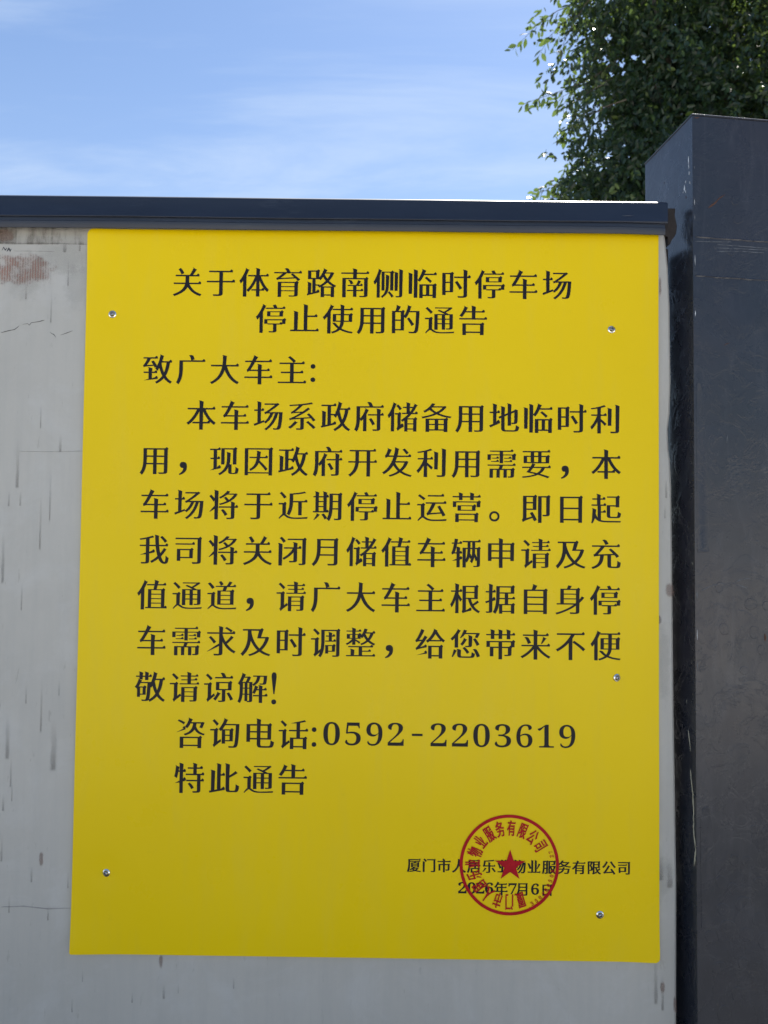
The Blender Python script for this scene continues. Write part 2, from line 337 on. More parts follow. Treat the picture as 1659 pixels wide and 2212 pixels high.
def mat_sign():
    a = NT('yellow_print_sheet')
    c = a.mix(a.ramp(a.noise(1.6, 3, .5), [(.3, 0), (.7, 1)]), (.83, .585, .0003), (.87, .62, .0006))
    c = a.mix(a.math('MULTIPLY', a.ramp(a.noise(28, 6, .7), [(.62, 0), (.75, 1)]), .10), c, (.45, .36, .02))
    dust = a.ramp(a.noise(4, 7, .72, (5, 1, .7), .3, loc=(5, 1, 3)), [(.50, 0), (.80, 1)])
    c = a.mix(a.math('MULTIPLY', dust, .11), c, (.62, .53, .16))
    a.set(Base_Color=c, Roughness=a.ramp(a.noise(4, 6, .65, loc=(2, 3, 9)), [(.3, .22), (.7, .42)]))
    a.b.inputs['Specular IOR Level'].default_value = .20
    b1 = a.bump(a.noise(2.4, 3, .5), .55, .010)
    a.bump(a.noise(420, 2, .5), .10, .0004, b1)
    return a.m
def mat_ink(name, col, rough=.42):
    a = NT(name); a.set(Base_Color=a.mix(a.ramp(a.noise(60, 4, .6), [(.3, 0), (.7, 1)]), col, tuple(min(1, k*1.25+.002) for k in col)), Roughness=rough)
    a.b.inputs['Specular IOR Level'].default_value = .18
    return a.m
def mat_rail():
    a = NT('navy_painted_aluminium')
    c = a.mix(a.ramp(a.noise(3, 5, .6, (1, 1, 6)), [(.3, 0), (.7, 1)]), (.010, .016, .031), (.014, .022, .042))
    c = a.mix(a.math('MULTIPLY', a.ramp(a.noise(30, 6, .75, (.3, 1, 2)), [(.6, 0), (.75, 1)]), .3), c, (.07, .085, .11))
    a.set(Base_Color=c, Roughness=a.ramp(a.noise(20, 5, .6, (.3, 1, 1)), [(.3, .32), (.7, .46)]))
    b1 = a.bump(a.noise(6, 2, .4, (.6, 1, 1)), .45, .004)
    a.bump(a.noise(300, 2, .5), .08, .0004, b1)
    return a.m
def mat_post():
    a = NT('slate_painted_steel')
    blot = a.ramp(a.noise(7, 7, .68, (1, 1, 1), .8), [(.36, 0), (.68, 1)])
    c = a.mix(blot, (.013, .017, .026), (.021, .026, .038))
    c = a.mix(a.ramp(a.noise(1.7, 3, .6, loc=(7, 2, 5)), [(.40, 0), (.62, .7)]), c, (.026, .023, .031))
    smear = a.ramp(a.noise(5, 7, .7, (5, 5, .8), 1.2, loc=(1, 4, 2)), [(.52, 0), (.74, 1)])
    c = a.mix(a.math('MULTIPLY', smear, .45), c, (.060, .062, .074))
    c = a.mix(a.math('MULTIPLY', a.ramp(a.noise(60, 6, .8), [(.62, 0), (.70, 1)]), .35), c, (.13, .125, .125))
    sepn = a.n('ShaderNodeSeparateXYZ'); a.l(a.tc.outputs['Object'], sepn.inputs[0])
    a.set(Base_Color=c, Roughness=a.math('ADD', a.ramp(a.noise(8, 7, .7, (1, 1, 1), .8), [(.3, .20), (.72, .36)]), 0.0))
    a.b.inputs['IOR'].default_value = 1.52; a.b.inputs['Specular IOR Level'].default_value = .5
    b1 = a.bump(a.noise(5, 3, .5), .2, .004)
    b2 = a.bump(a.ramp(a.noise(16, 6, .7, (1, 1, 1), 1.0), [(.48, 0), (.53, 1)]), .25, .0008, b1)
    a.bump(a.noise(260, 3, .6), .15, .0005, b2)
    return a.m
def mat_decal(name, col, kind, rough=.8, str_=1.0):
    a = NT(name); t = a.t
    sep = a.n('ShaderNodeSeparateXYZ'); a.l(a.tc.outputs['UV'], sep.inputs[0])
    u = a.math('ABSOLUTE', a.math('SUBTRACT', a.math('MULTIPLY', sep.outputs[0], 2), 1)); v = sep.outputs[1]
    nz = a.noise(140, 5, .7, (1, 1, .45)); nz2 = a.noise(600, 3, .6)
    if kind == 'streak':       # dense at its lower end, fading upwards
        wob = a.math('ADD', u, a.math('MULTIPLY', a.math('SUBTRACT', nz, .5), 1.1))
        across = a.math('SUBTRACT', 1, a.ramp(wob, [(.25, 0), (.95, 1)], 'EASE'))
        along = a.math('MULTIPLY', a.ramp(v, [(.0, 0), (.05, 1), (.35, .62), (1, 0)]), 1)
        al = a.math('MULTIPLY', across, along)
        al = a.math('MULTIPLY', al, a.ramp(nz2, [(.25, .5), (.6, 1)]))
    elif kind == 'band':       # grime under the rail with paler wiped patches
        wipe = a.ramp(a.noise(28, 4, .6, (1.6, 1, .35)), [(.40, .95), (.58, .18)])
        al = a.math('MULTIPLY', wipe, a.ramp(a.noise(70, 5, .7), [(.25, .45), (.65, 1)]))
        al = a.math('MULTIPLY', al, a.ramp(v, [(0, 0), (.06, .9), (.14, .55), (.9, .75), (1, 1)]))
        al = a.math('MULTIPLY', al, a.math('SUBTRACT', 1, a.ramp(u, [(.93, 0), (1, 1)])))
    else:                      # soft irregular patch
        vv = a.math('ABSOLUTE', a.math('SUBTRACT', a.math('MULTIPLY', v, 2), 1))
        r = a.math('SQRT', a.math('ADD', a.math('POWER', u, 2.4), a.math('POWER', vv, 2.4)))
        r = a.math('ADD', r, a.math('MULTIPLY', a.math('SUBTRACT', a.noise(55, 5, .7), .5), 1.3))
        al = a.math('SUBTRACT', 1, a.ramp(r, [(.35, 0), (.95, 1)], 'EASE'))
        if kind == 'ribs':
            al = a.math('MULTIPLY', al, a.ramp(a.noise(26, 5, .7, loc=(2, 0, 5)), [(.38, 0), (.52, 1)]))
            w = a.n('ShaderNodeTexWave'); w.inputs['Scale'].default_value = 58; w.inputs['Distortion'].default_value = 1.5; w.bands_direction = 'X'
            a.l(a.tc.outputs['Object'], w.inputs['Vector'])
            al = a.math('MULTIPLY', al, a.ramp(w.outputs['Fac'], [(.25, .45), (.6, 1)]))
        al = a.math('MULTIPLY', al, a.ramp(nz2, [(.25, .55), (.6, 1)]))
    al = a.math('MULTIPLY', al, str_, True)
    a.set(Base_Color=col, Roughness=rough, Alpha=al)
    return a.m
def mat_simple(name, col, rough, metal=0.0, nscale=40, var=.25, bump=.1):
    a = NT(name)
    c = a.mix(a.ramp(a.noise(nscale, 5, .65), [(.3, 0), (.7, 1)]), tuple(k*(1-var) for k in col), tuple(min(1, k*(1+var)) for k in col))
    a.set(Base_Color=c, Roughness=rough, Metallic=metal)
    a.bump(a.noise(nscale*6, 3, .6), bump, .0006)
    return a.m
def mat_leaf(name='ficus_leaf', hue=0):
    a = NT(name)
    oi = a.n('ShaderNodeObjectInfo')
    at = a.n('ShaderNodeAttribute'); at.attribute_name = 'tone'
    t = a.math('FRACT', a.math('ADD', at.outputs['Fac'], oi.outputs['Random']))
    c = a.ramp(t, [(0, (.009, .022, .014)), (.55, (.014, .033, .018)), (.9, (.024, .052, .022)), (1, (.10, .15, .03))])
    a.set(Base_Color=c, Roughness=.38)
    tr = a.n('ShaderNodeBsdfTranslucent'); a.l(a.mix(.5, c, (.24, .36, .05)), tr.inputs[0])
    mx = a.n('ShaderNodeMixShader'); mx.inputs[0].default_value = .26
    a.l(a.b.outputs[0], mx.inputs[1]); a.l(tr.outputs[0], mx.inputs[2]); a.l(mx.outputs[0], a.out.inputs[0])
    return a.m
def mat_ground():
    a = NT('worn_concrete')
    c = a.mix(a.ramp(a.noise(.35, 6, .6), [(.3, 0), (.7, 1)]), (.32, .305, .28), (.42, .405, .375))
    c = a.mix(a.math('MULTIPLY', a.ramp(a.noise(120, 3, .7), [(.45, 0), (.65, 1)]), .5), c, (.48, .46, .43))
    # unseen dark strip along the hoarding, added to dim bounce low down, the pale concrete yard starts 3.6 m out
    sp = a.n('ShaderNodeSeparateXYZ'); a.l(a.tc.outputs['Object'], sp.inputs[0])
    edge = a.ramp(a.math('ADD', a.math('MULTIPLY', sp.outputs[1], -.1), a.math('MULTIPLY', a.noise(3, 4, .6), .006)), [(.360, 0), (.364, 1)])
    dim_strip = a.mix(a.ramp(a.noise(1.2, 6, .6), [(.3, 0), (.7, 1)]), (.06, .06, .06), (.10, .098, .094))
    c = a.mix(edge, dim_strip, c)
    a.set(Base_Color=c, Roughness=.9); a.bump(a.noise(160, 4, .7), .6, .004)
    return a.m
M_BOARD = mat_board(); M_SIGN = mat_sign(); M_INK = mat_ink('black_print', (.010, .009, .013)); M_RED = mat_ink('red_print', (.36, .0012, .009))
M_RAIL = mat_rail(); M_POST = mat_post(); M_LEAF = mat_leaf(); M_GROUND = mat_ground()
M_STREAK = mat_decal('brown_grime', (.10, .085, .07), 'streak', str_=.36)
M_REDD = mat_decal('rust_stain', (.22, .12, .09), 'patch', str_=.45)
M_BAND = mat_decal('grime_under_rail', (.17, .15, .125), 'band', str_=1.0)
M_RIBS = mat_decal('red_oxide_patch', (.36, .20, .155), 'ribs', str_=.85)
M_SMUDGE = mat_decal('faint_smudge', (.30, .285, .26), 'patch', str_=.15)
M_CRACK = mat_simple('dark_crack', (.10, .10, .10), .9)
M_SCUFF = mat_simple('pale_scuff', (.10, .11, .125), .6)
M_CHIP = mat_simple('bare_pale_paint', (.62, .64, .66), .6)
M_CREAM = mat_simple('cream_filler', (.42, .41, .33), .7)
M_RUST = mat_simple('rust', (.075, .032, .018), .9)
M_DARKSTEEL = mat_simple('dark_bent_steel', (.028, .022, .020), .75, 0, 30, .5, .4)
M_ZINC = mat_simple('zinc_plated_steel', (.78, .79, .80), .10, 1.0, 300, .08, .05)
M_DOME_REFLECT = mat_simple('steel_dark_reflection', (.30, .31, .33), .16, 1.0, 300, .08, .05)  # screw domes: dark reflection put into the metal's colour
M_BARK = mat_simple('grey_brown_bark', (.11, .09, .07), .9, 0, 8, .4, .6)

# ================================================================ ground
def make_ground():
    R = 900; n = 48; V = [(0, 0, 0)]; F = []
    rings = [1.5, 4, 9, 20, 60, 200, R]
    for r in rings:
        for k in range(n): V.append((r*math.cos(k*2*math.pi/n), r*math.sin(k*2*math.pi/n), 0.006*noise.noise(Vector((r*math.cos(k), r*math.sin(k), 0))) if r < 60 else 0))
    for k in range(n): F.append((0, 1+k, 1+(k+1) % n))
    for j in range(len(rings)-1):
        for k in range(n):
            a = 1+j*n; b = a+n; k2 = (k+1) % n; F.append((a+k, b+k, b+k2, a+k2))
    o = link('ground', smooth(mesh('ground', V, F)), M_GROUND); tag(o, kind='structure')
make_ground()

# ================================================================ hoarding panel
PANEL = empty('hoarding_panel', (0.2, 0.01, 0), 'grey painted hoarding panel with grimy streaks behind the yellow notice, under a navy top rail', 'fence panel')
BOARD_Y = 0.0045
def make_board():
    # outline with the bowed, knocked right-hand edge
    edge = [(x, z) for x, z in BOARD_EDGE]
    right = [(edge[0][0], .035)] + edge + [(1.2355, -2.12)]
    left_x = -3.0
    # quad strip grid so that the sheet can ripple very slightly
    V = []; F = []
    cols = [left_x, -2, -1.2, -.8, -.5, -.3, -.1, .1, .3, .5, .7, .9, 1.05, 1.15, 1.185, 1.205]
    zs = []
    for (x0, z0), (x1, z1) in zip(right[:-1], right[1:]):
        m = max(1, int(abs(z1-z0)/.05))
        for k in range(m): zs.append((x0+(x1-x0)*k/m, z0+(z1-z0)*k/m))
    zs.append(right[-1])
    nc = len(cols)
    for xr, z in zs:
        row = cols+[xr-.004, xr]
        for j, x in enumerate(row):
            y = BOARD_Y
            if j == len(row)-1: y = BOARD_Y+.003
            # dent in the edge
            d = math.exp(-((z+.425)/.055)**2)*max(0, (x-1.19)/.045)
            y += .006*d
            V.append((x, y, z+Z0))
    W = nc+2
    for i in range(len(zs)-1):
        for j in range(W-1): F.append((i*W+j, (i+1)*W+j, (i+1)*W+j+1, i*W+j+1))
    nv = len(V)
    V += [(x, .028, z) for x, y, z in V[:nv]]
    F += [tuple(nv+k for k in f[::-1]) for f in F[:]]
    def side(idx):
        for a, b in zip(idx[:-1], idx[1:]): F.append((a, a+nv, b+nv, b))
    R = len(zs)
    side([i*W for i in range(R-1, -1, -1)]); side([i*W+W-1 for i in range(R)])
    side([j for j in range(W-1, -1, -1)]); side([(R-1)*W+j for j in range(W)])
    me = mesh('board', V, F)
    b = bmesh.new(); b.from_mesh(me); bmesh.ops.recalc_face_normals(b, faces=b.faces[:]); b.to_mesh(me); b.free()
    link('board', me, M_BOARD, PANEL)
make_board()
def decal(name, x, z0, z1, w, mat, y=None, parent=PANEL):
    y = BOARD_Y-.0006 if y is None else y
    zt, zb = max(z0, z1)+Z0, min(z0, z1)+Z0
    me = mesh(name, [(x-w/2, y, zb), (x+w/2, y, zb), (x+w/2, y, zt), (x-w/2, y, zt)], [(0, 1, 2, 3)])
    uv = me.uv_layers.new(name='UVMap')
    for k, c in enumerate(((0, 0), (1, 0), (1, 1), (0, 1))): uv.data[k].uv = c
    return link(name, me, mat, parent)
random.seed(5)
for i, (x, z0, z1, w) in enumerate(STREAKS): decal('dirt_streak', x, z0+.008, z1-.001, w*1.45, M_STREAK, BOARD_Y-.0006-.00004*(i % 5))
for x, z0, z1, w in REDS: decal('rust_stain', x, z0+.004, z1-.004, w*1.5, M_REDD, BOARD_Y-.0009)
decal('grime_band', (-.36+.0)/2, .012, -.033, .36, M_BAND, BOARD_Y-.0011)
decal('red_oxide_patch', -.150, -.048, -.124, .190, M_RIBS, BOARD_Y-.0013)
decal('rust_stain', -.178, .004, -.03, .05, M_REDD, BOARD_Y-.0015)
for i, (x, z, w, hh) in enumerate([(-.05, -.06, .16, .09), (-.13, -.10, .10, .12), (-.02, -.12, .07, .12), (1.212, -.9, .03, .2), (1.21, -1.33, .04, .12)]):
    decal('faint_stain', x, z+hh/2, z-hh/2, w, M_SMUDGE, BOARD_Y-.0018-.00005*i)
def ribbon(name, pts, w, to3, mat, parent, lift=.0004, jit=.35, seed=0):
    """an irregular thin raised mark along a polyline; to3(u, v, h) maps to world"""
    rr = random.Random(seed+len(pts)); P = []
    for (a, b), (c, d) in zip(pts[:-1], pts[1:]):
        m = max(1, int(math.hypot(c-a, d-b)/.006))
        for k in range(m): P.append((a+(c-a)*k/m+rr.uniform(-1, 1)*w*.3, b+(d-b)*k/m))
    P.append(pts[-1]); n = len(P); V = []; F = []
    for i, p in enumerate(P):
        q0 = P[max(0, i-1)]; q1 = P[min(n-1, i+1)]; t = Vector((q1[0]-q0[0], q1[1]-q0[1])).normalized(); nx = Vector((-t.y, t.x))
        ww = w*.5*(1+rr.uniform(-jit, jit))*(.25 if i in (0, n-1) else 1)
        for s, h in ((-1, 0), (0, lift), (1, 0)): V.append(to3(p[0]+nx.x*ww*s, p[1]+nx.y*ww*s, h))
    for i in range(n-1):
        for s in range(2): F.append((i*3+s, i*3+s+1, i*3+s+4, i*3+s+3))
    me = mesh(name, V, F); b = bmesh.new(); b.from_mesh(me); bmesh.ops.recalc_face_normals(b, faces=b.faces[:]); b.to_mesh(me); b.free()
    return link(name, me, mat, parent)
board3 = lambda u, v, h: (u, BOARD_Y-.0003-h, v+Z0)
for i, L in enumerate(CRACKS):
    if i in (4, 5, 6): ribbon('scratch', L, .0016 if i < 6 else .0007, board3, mat_simple('faint_line', (.33, .32, .305), .9) if i == 4 else bpy.data.materials['faint_line'], PANEL, seed=i)
    elif i == 7: ribbon('scratch', L, .0022, board3, bpy.data.materials['faint_line'] if 'faint_line' in bpy.data.materials else M_CRACK, PANEL, seed=i)
    else: ribbon('scratch', L, .0014, board3, M_CRACK, PANEL, seed=i)
for i, (x, z) in enumerate(BLOT):
    ribbon('ink_blot', [(x-.004, z-.003), (x, z+.004), (x+.003, z-.002), (x+.006, z+.003)], .004, board3, mat_simple('ink', (.03, .03, .045), .8) if i == 0 else bpy.data.materials['ink'], PANEL, seed=i)

# top rail: an extruded navy profile
def make_rail():
    prof = [(.030, .069), (.030, .0715), (.006, .0722), (-.0165, .0716), (-.0192, .0706), (-.0203, .0685), (-.0207, .0665), (-.0212, .0325), (-.0222, .0315), (-.0228, .0300),
            (-.0222, .0286), (-.0200, .0278), (-.0120, .0268), (-.0085, .0215), (-.0090, .0196), (-.0192, .0190), (-.0208, .0183), (-.0206, .0168), (-.0200, .0052), (-.0192, .0038), (-.0175, .0034),
            (-.0030, .0034), (-.0030, .0055), (-.0170, .0060), (-.0175, .066), (.026, .069)]
    def fix(y, z):      # sizes above were read on the board's plane; the rail stands a little nearer
        return y, -.6461+(z+.6461)*(1+(y)/1.597)
    xs = [-3.0, -1.5, -.6, -.2, .1, .4, .7, .9, 1.05, 1.12, 1.16, 1.185, 1.198, 1.2075]
    V = []; F = []; n = len(prof)
    for k, x in enumerate(xs):
        for j, (y, z) in enumerate(prof):
            y2, z2 = fix(y, z)
            zz = z2-.0034*(x+.19)
            bend = .0012*noise.noise(Vector((x*3, 0, 0)))
            xe = x
            if k == len(xs)-1: xe = x+.004*noise.noise(Vector((j*.7, 3, 0)))+(.0045 if z > .027 else (0.001 if z > .012 else -.001))
            if x > 1.1 and z < .03: bend -= .002*(x-1.1)/.11
            V.append((xe, y2-bend*.6, zz+Z0+(0 if z > .03 else bend)))
    for k in range(len(xs)-1):
        for j in range(n):
            F.append((k*n+j, k*n+(j+1) % n, (k+1)*n+(j+1) % n, (k+1)*n+j))
    me = mesh('top_rail', V, F); b = bmesh.new(); b.from_mesh(me); bmesh.ops.recalc_face_normals(b, faces=b.faces[:]); b.to_mesh(me); b.free()
    me2 = me
    for p in me2.polygons: p.use_smooth = True
    me2.set_sharp_from_angle(angle=math.radians(42))
    o = link('top_rail', me2, M_RAIL, PANEL); tag(o, 'navy metal top rail with a bead and groove')
    # scuff near the end
    ribbon('scratch', [(1.118, .0318), (1.135, .0322), (1.142, .0316)], .0010, lambda u, v, h: (u, -.0234-h, v-.0042+Z0-.012+.012), M_SCUFF, PANEL)
make_rail()
def make_bracket():
    # bent steel tab in the gap between the rail and the post
    bm = bmesh.new()
    pts = [(1.214, .056), (1.2375, .0565), (1.2380, .048), (1.2345, .044), (1.2385, .034), (1.2410, .018), (1.2400, .004), (1.2350, -.006), (1.2300, -.009), (1.2270, -.020), (1.2225, -.022), (1.2230, -.004), (1.214, -.002)]
    fr = [bm.verts.new((x, .0035+.004*noise.noise(Vector((x*90, z*60, 1))), z+Z0)) for x, z in pts]
    bk = [bm.verts.new((x-.001, .022, z+Z0)) for x, z in pts]
    n = len(pts); bm.faces.new(fr); bm.faces.new(bk[::-1])
    for i in range(n): bm.faces.new((fr[i], bk[i], bk[(i+1) % n], fr[(i+1) % n]))
    bmesh.ops.bevel(bm, geom=bm.edges[:], offset=.0012, segments=1, affect='EDGES')
    o = link('end_bracket', bm_mesh('end_bracket', bm), M_DARKSTEEL, PANEL)
make_bracket()

def make_added_studs():  # unseen studs, added to block light through the gap beside the post
    for x0, x1, y1 in ((1.150, 1.2315, .085), (-1.0, -.94, .07)):
        bm = bmesh.new(); bmesh.ops.create_cube(bm, size=1)
        for v in bm.verts: v.co = Vector(((x0+x1)/2+v.co.x*(x1-x0), .0285+(v.co.y+.5)*(y1-.0285), (v.co.z+.5)*(Z0-.02)+.0))
        bmesh.ops.bevel(bm, geom=bm.edges[:], offset=.002, segments=2, affect='EDGES')
        link('added_back_stud', bm_mesh('added_back_stud', bm), M_DARKSTEEL, PANEL)
make_added_studs()

# ================================================================ notice board
SIGN = empty('notice_board', (0.6, 0, Z0-1.5), 'yellow notice sheet with black Chinese lettering and a round red stamp, screwed on', 'notice')
SH = 1.4993
SCREWS = [(.0554, -.1809), (1.1023, -.2040), (1.1142, -.9268), (.0699, -1.3365), (1.0796, -1.4067)]
def sheet_y(x, z):
    """front surface of the sheet: nearly flat, faint ripples, corners lifting a little"""
    y = -.0018*noise.noise(Vector((x*2.3, z*1.9, 4.2)))-.0007*noise.noise(Vector((x*6.1, z*4.3, 1.2)))-.0012
    w = lambda cx, cz, r: math.exp(-(((x-cx)**2+(z-cz)**2)/r**2))
    y -= .004*w(0, -SH, .06)+.0035*w(1.2, -SH, .05)+.003*w(0, 0, .05)
    for sx, sz in SCREWS:
        d2 = (x-sx)**2+(z-sz)**2
        if d2 < .01: y += .0016*math.exp(-d2/.0007)
    return y-.0004
def make_sheet():
    nx, nz = 110, 138; V = []; F = []
    r = .014
    xs = [0, .0015, .004, .008]+[1.2*k/nx for k in range(1, nx)]+[1.192, 1.196, 1.1985, 1.2]
    zs = [0, -.0015, -.004, -.008]+[-SH*k/nz for k in range(1, nz)]+[-SH+.008, -SH+.004, -SH+.0015, -SH]
    def rc(x, z):      # round the four corners
        for cx, cz, rr, sx, sz in ((0, 0, .014, 1, -1), (1.2, 0, .004, -1, -1), (0, -SH, .004, 1, 1), (1.2, -SH, .010, -1, 1)):
            dx = (x-cx)*sx; dz = (z-cz)*sz
            if dx < rr and dz < rr:
                qx, qz = rr-dx, rr-dz; m = max(qx, qz); l = math.hypot(qx, qz)
                if l > 1e-9: qx, qz = qx*m/l, qz*m/l
                return cx+sx*(rr-qx), cz+sz*(rr-qz)
        return x, z
    for z in zs:
        for x in xs:
            a, b = rc(x, z); 
            V.append((a, sheet_y(a, b), b+Z0))
    W = len(xs); H = len(zs)
    for i in range(H-1):
        for j in range(W-1): F.append((i*W+j, (i+1)*W+j, (i+1)*W+j+1, i*W+j+1))
    nv = len(V); V += [(x, y+.0030, z) for x, y, z in V]
    F += [tuple(nv+k for k in f[::-1]) for f in F[:]]
    def side(idx):
        for a, b in zip(idx[:-1], idx[1:]): F.append((a, b, b+nv, a+nv))
    side([j for j in range(W)]); side([i*W+W-1 for i in range(H)]); side([(H-1)*W+j for j in range(W-1, -1, -1)]); side([i*W for i in range(H-1, -1, -1)])
    me = mesh('sheet', V, F); b = bmesh.new(); b.from_mesh(me); bmesh.ops.recalc_face_normals(b, faces=b.faces[:]); b.to_mesh(me); b.free()
    for p in me.polygons: p.use_smooth = True
    me.set_sharp_from_angle(angle=math.radians(50))
    link('sheet', me, M_SIGN, SIGN)
make_sheet()
def place_print(name, items, mat, parent, lift):
    me = text_mesh(name, items)
    co = np.empty(len(me.vertices)*3, np.float32); me.vertices.foreach_get('co', co); co = co.reshape(-1, 3).copy()
    new = np.array([(x, sheet_y(x, z)-lift, z+Z0) for x, z, _ in co], np.float32)
    me.vertices.foreach_set('co', new.ravel()); me.update()
    b = bmesh.new(); b.from_mesh(me)
    for f in b.faces:
        f.normal_update()
        if f.normal.y > 0: f.normal_flip()
    b.to_mesh(me); b.free()
    return link(name, me, mat, parent)
def box_glyph(ch, cx, cz, em, sx=1.0, sz=1.0, rot=0.0, **kw):
    g = glyph(ch, **kw); cr, sr = math.cos(rot), math.sin(rot)
    def f(x, y):
        a, b = (x-.5)*em*sx, (y-.38)*em*sz
        return cx+a*cr-b*sr, cz+a*sr+b*cr
    return (g, f)
SERIF = {str(d): chr(0x1D7CE+d) for d in range(10)}
def digit(d, cx, cz, h, wid=1.12, rot=0.0, dx=-.014, dy=.004):
    g = glyph(SERIF[d], dx=dx, dy=dy, serif=False)
    xs = [p.x for P in g for p in P]; ys = [p.y for P in g for p in P]; mx = (min(xs)+max(xs))/2; k = h/.73; cr, sr = math.cos(rot), math.sin(rot)
    def f(x, y):
        a, b = (x-mx)*k*wid, (y-.365)*k
        return cx+a*cr-b*sr, cz+a*sr+b*cr
    return (g, f)
def dot(cx, cz, r, n=14):
    return ([[Vector((math.cos(k*2*math.pi/n), math.sin(k*2*math.pi/n))) for k in range(n)]], lambda x, y: (cx+x*r, cz+y*r))
def colon(cx, z1, z2, r, n=14):
    return ([[Vector((math.cos(k*2*math.pi/n)*r, z+math.sin(k*2*math.pi/n)*r)) for k in range(n)] for z in (z1, z2)], lambda x, y: (cx+x, y))
EM = .0655
def row(txt, x0, x1, z0, z1=None, em=EM, **kw):
    z1 = z0 if z1 is None else z1; n = len(txt); items = []
    for i, ch in enumerate(txt):
        t = i/(n-1) if n > 1 else 0; x = x0+(x1-x0)*t; z = z0+(z1-z0)*t
        if ch == ' ': continue
        if ch == '，':
            g = glyph(ch, dx=.012, dy=-.006, serif=False)
            items.append((g, (lambda cx, cz: lambda a, b: (cx+(a-.18)*em*1.25-.018, cz+(b-.02)*em*1.25-.0215))(x, z))); continue
        if ch == '。':
            g = glyph(ch, dx=.004, dy=-.004, serif=False)
            items.append((g, (lambda cx, cz: lambda a, b: (cx+(a-.18)*em*1.05-.015, cz+(b-.02)*em*1.05-.0225))(x, z))); continue
        items.append(box_glyph(ch, x, z, em, **kw))
    return items
def line(items):
    for it in items: place_print('character', [it], M_INK, SIGN, .0005)
line(row('关于体育路南侧临时停车场', .2119, .9879, -.1115))
line(row('停止使用的通告', .3892, .8124, -.188))
line(row('致广大车主', .1529, .4351, -.2966)+[colon(.4792, -.2880, -.3160, .0050)])
line(row('本车场系政府储备用地临时利', .2468, 1.0892, -.3927))
line(row('用，现因政府开发利用需要，本', .1514, 1.0905, -.4872))
line(row('车场将于近期停止运营。即日起', .1528, 1.0900, -.5797))
line(row('我司将关闭月储值车辆申请及充', .1530, 1.0899, -.6738))
line(row('值通道，请广大车主根据自身停', .1521, 1.0890, -.7680))
line(row('车需求及时调整，给您带来不便', .1523, 1.0903, -.8616))
def bang(cx, cz):
    body = [Vector(p) for p in ((-.0012, -.013), (.0012, -.013), (.0052, .022), (.0048, .028), (.0022, .0315), (-.0022, .0315), (-.0048, .028), (-.0052, .022))]
    spot = [Vector((math.cos(k*math.pi/7)*.0052, -.029+math.sin(k*math.pi/7)*.0052)) for k in range(14)]
    return ([body, spot], lambda x, y: (cx+x, cz+y))
line(row('敬请谅解', .1519, .3641, -.9570)+[bang(.4080, -.9555)])
PH = row('咨询电话', .2372, .4491, -1.0502)+[colon(.4921, -1.0400, -1.0702, .0049)]
for i, ch in enumerate('0592-2203619'):
    x = .5281+(1.0119-.5281)*i/11
    if ch == '-': PH.append(([[Vector((-.0110, -.0024)), Vector((.0110, -.0024)), Vector((.0110, .0024)), Vector((-.0110, .0024))]], (lambda cx: lambda a, b: (cx+a, -1.0480+b))(x)))
    else: PH.append(digit(ch, x, -1.0470, .0478))
line(PH)
line(row('特此通告', .2366, .4489, -1.1424))
line(row('厦门市人居乐业物业服务有限公司', .7000, 1.1279, -1.3115, em=.0292, dx=.026, dy=-.002))
DT = [digit(c, x, -1.3553, .0222, 1.16, dx=.0, dy=-.008) for c, x in zip('2026', (.7990, .8180, .8355, .8535))]
DT += [box_glyph('年', .8775, -1.3560, .0290, dx=.024, dy=-.002), digit('7', .9013, -1.3558, .0222, 1.16, dx=.0, dy=-.008), box_glyph('月', .9215, -1.3565, .0285, dx=.024, dy=-.002),
       digit('6', .9470, -1.3560, .0222, 1.1, dx=.0, dy=-.008), box_glyph('日', .9712, -1.3575, .0265, dx=.024, dy=-.002)]
line(DT)
# round red stamp printed over the signature
STAMP = (.8942, -1.3081)
def make_stamp():
    cx, cz = STAMP; R = .1013; r = .0950; n = 96
    ring = ([[Vector((math.cos(k*2*math.pi/n)*q, math.sin(k*2*math.pi/n)*q)) for k in (range(n) if q == R else range(n-1, -1, -1))] for q in (R, r)], lambda x, y: (cx+x, cz+y))
    st = place_print('round_stamp', [ring], M_RED, SIGN, .0011)
    P = []
    for k in range(10):
        a = math.pi/2+k*math.pi/5; q = .0325 if k % 2 == 0 else .0325*.382
        P.append(Vector((math.cos(a)*q, math.sin(a)*q)))
    place_print('star', [([P], lambda x, y: (.8958+x, -1.3095+y))], M_RED, st, .0015)
    it = []
    for i, ch in enumerate('厦门市人居乐业物业服务有限公司'):
        cwa = math.radians(161.3+(418-161.3)*i/14)           # clockwise from the top
        x, z = cx+math.sin(cwa)*.0745, cz+math.cos(cwa)*.0745
        it.append(box_glyph(ch, x, z, .0300, .60, 1.12, -cwa, dx=.030, dy=-.012))
    for g in it: place_print('character', [g], M_RED, st, .0013)
    nu = []
    pos = [(1160, 1378, '3'), (1222, 1338, '5'), (1275, 1288, '0'), (1330, 1237, '2'), (1362, 1180, '0'), (1395, 1113, '0'), (1420, 1048, '5'), (1440, 976, '0'), (1455, 905, '2'), (1440, 690, '2'), (1424, 632, '7')]
    for px, py, ch in pos:
        x = .7933+(px-110)*(.2017/1435); z = -1.206-(py-88)*(.2043/1474)
        ang = math.atan2(z-cz, x-cx)
        nu.append(digit(ch, x, z, .0074, 1.0, ang+math.pi/2, dx=.0, dy=-.012))
    for g in nu: place_print('digit', [g], M_RED, st, .0014)
make_stamp()
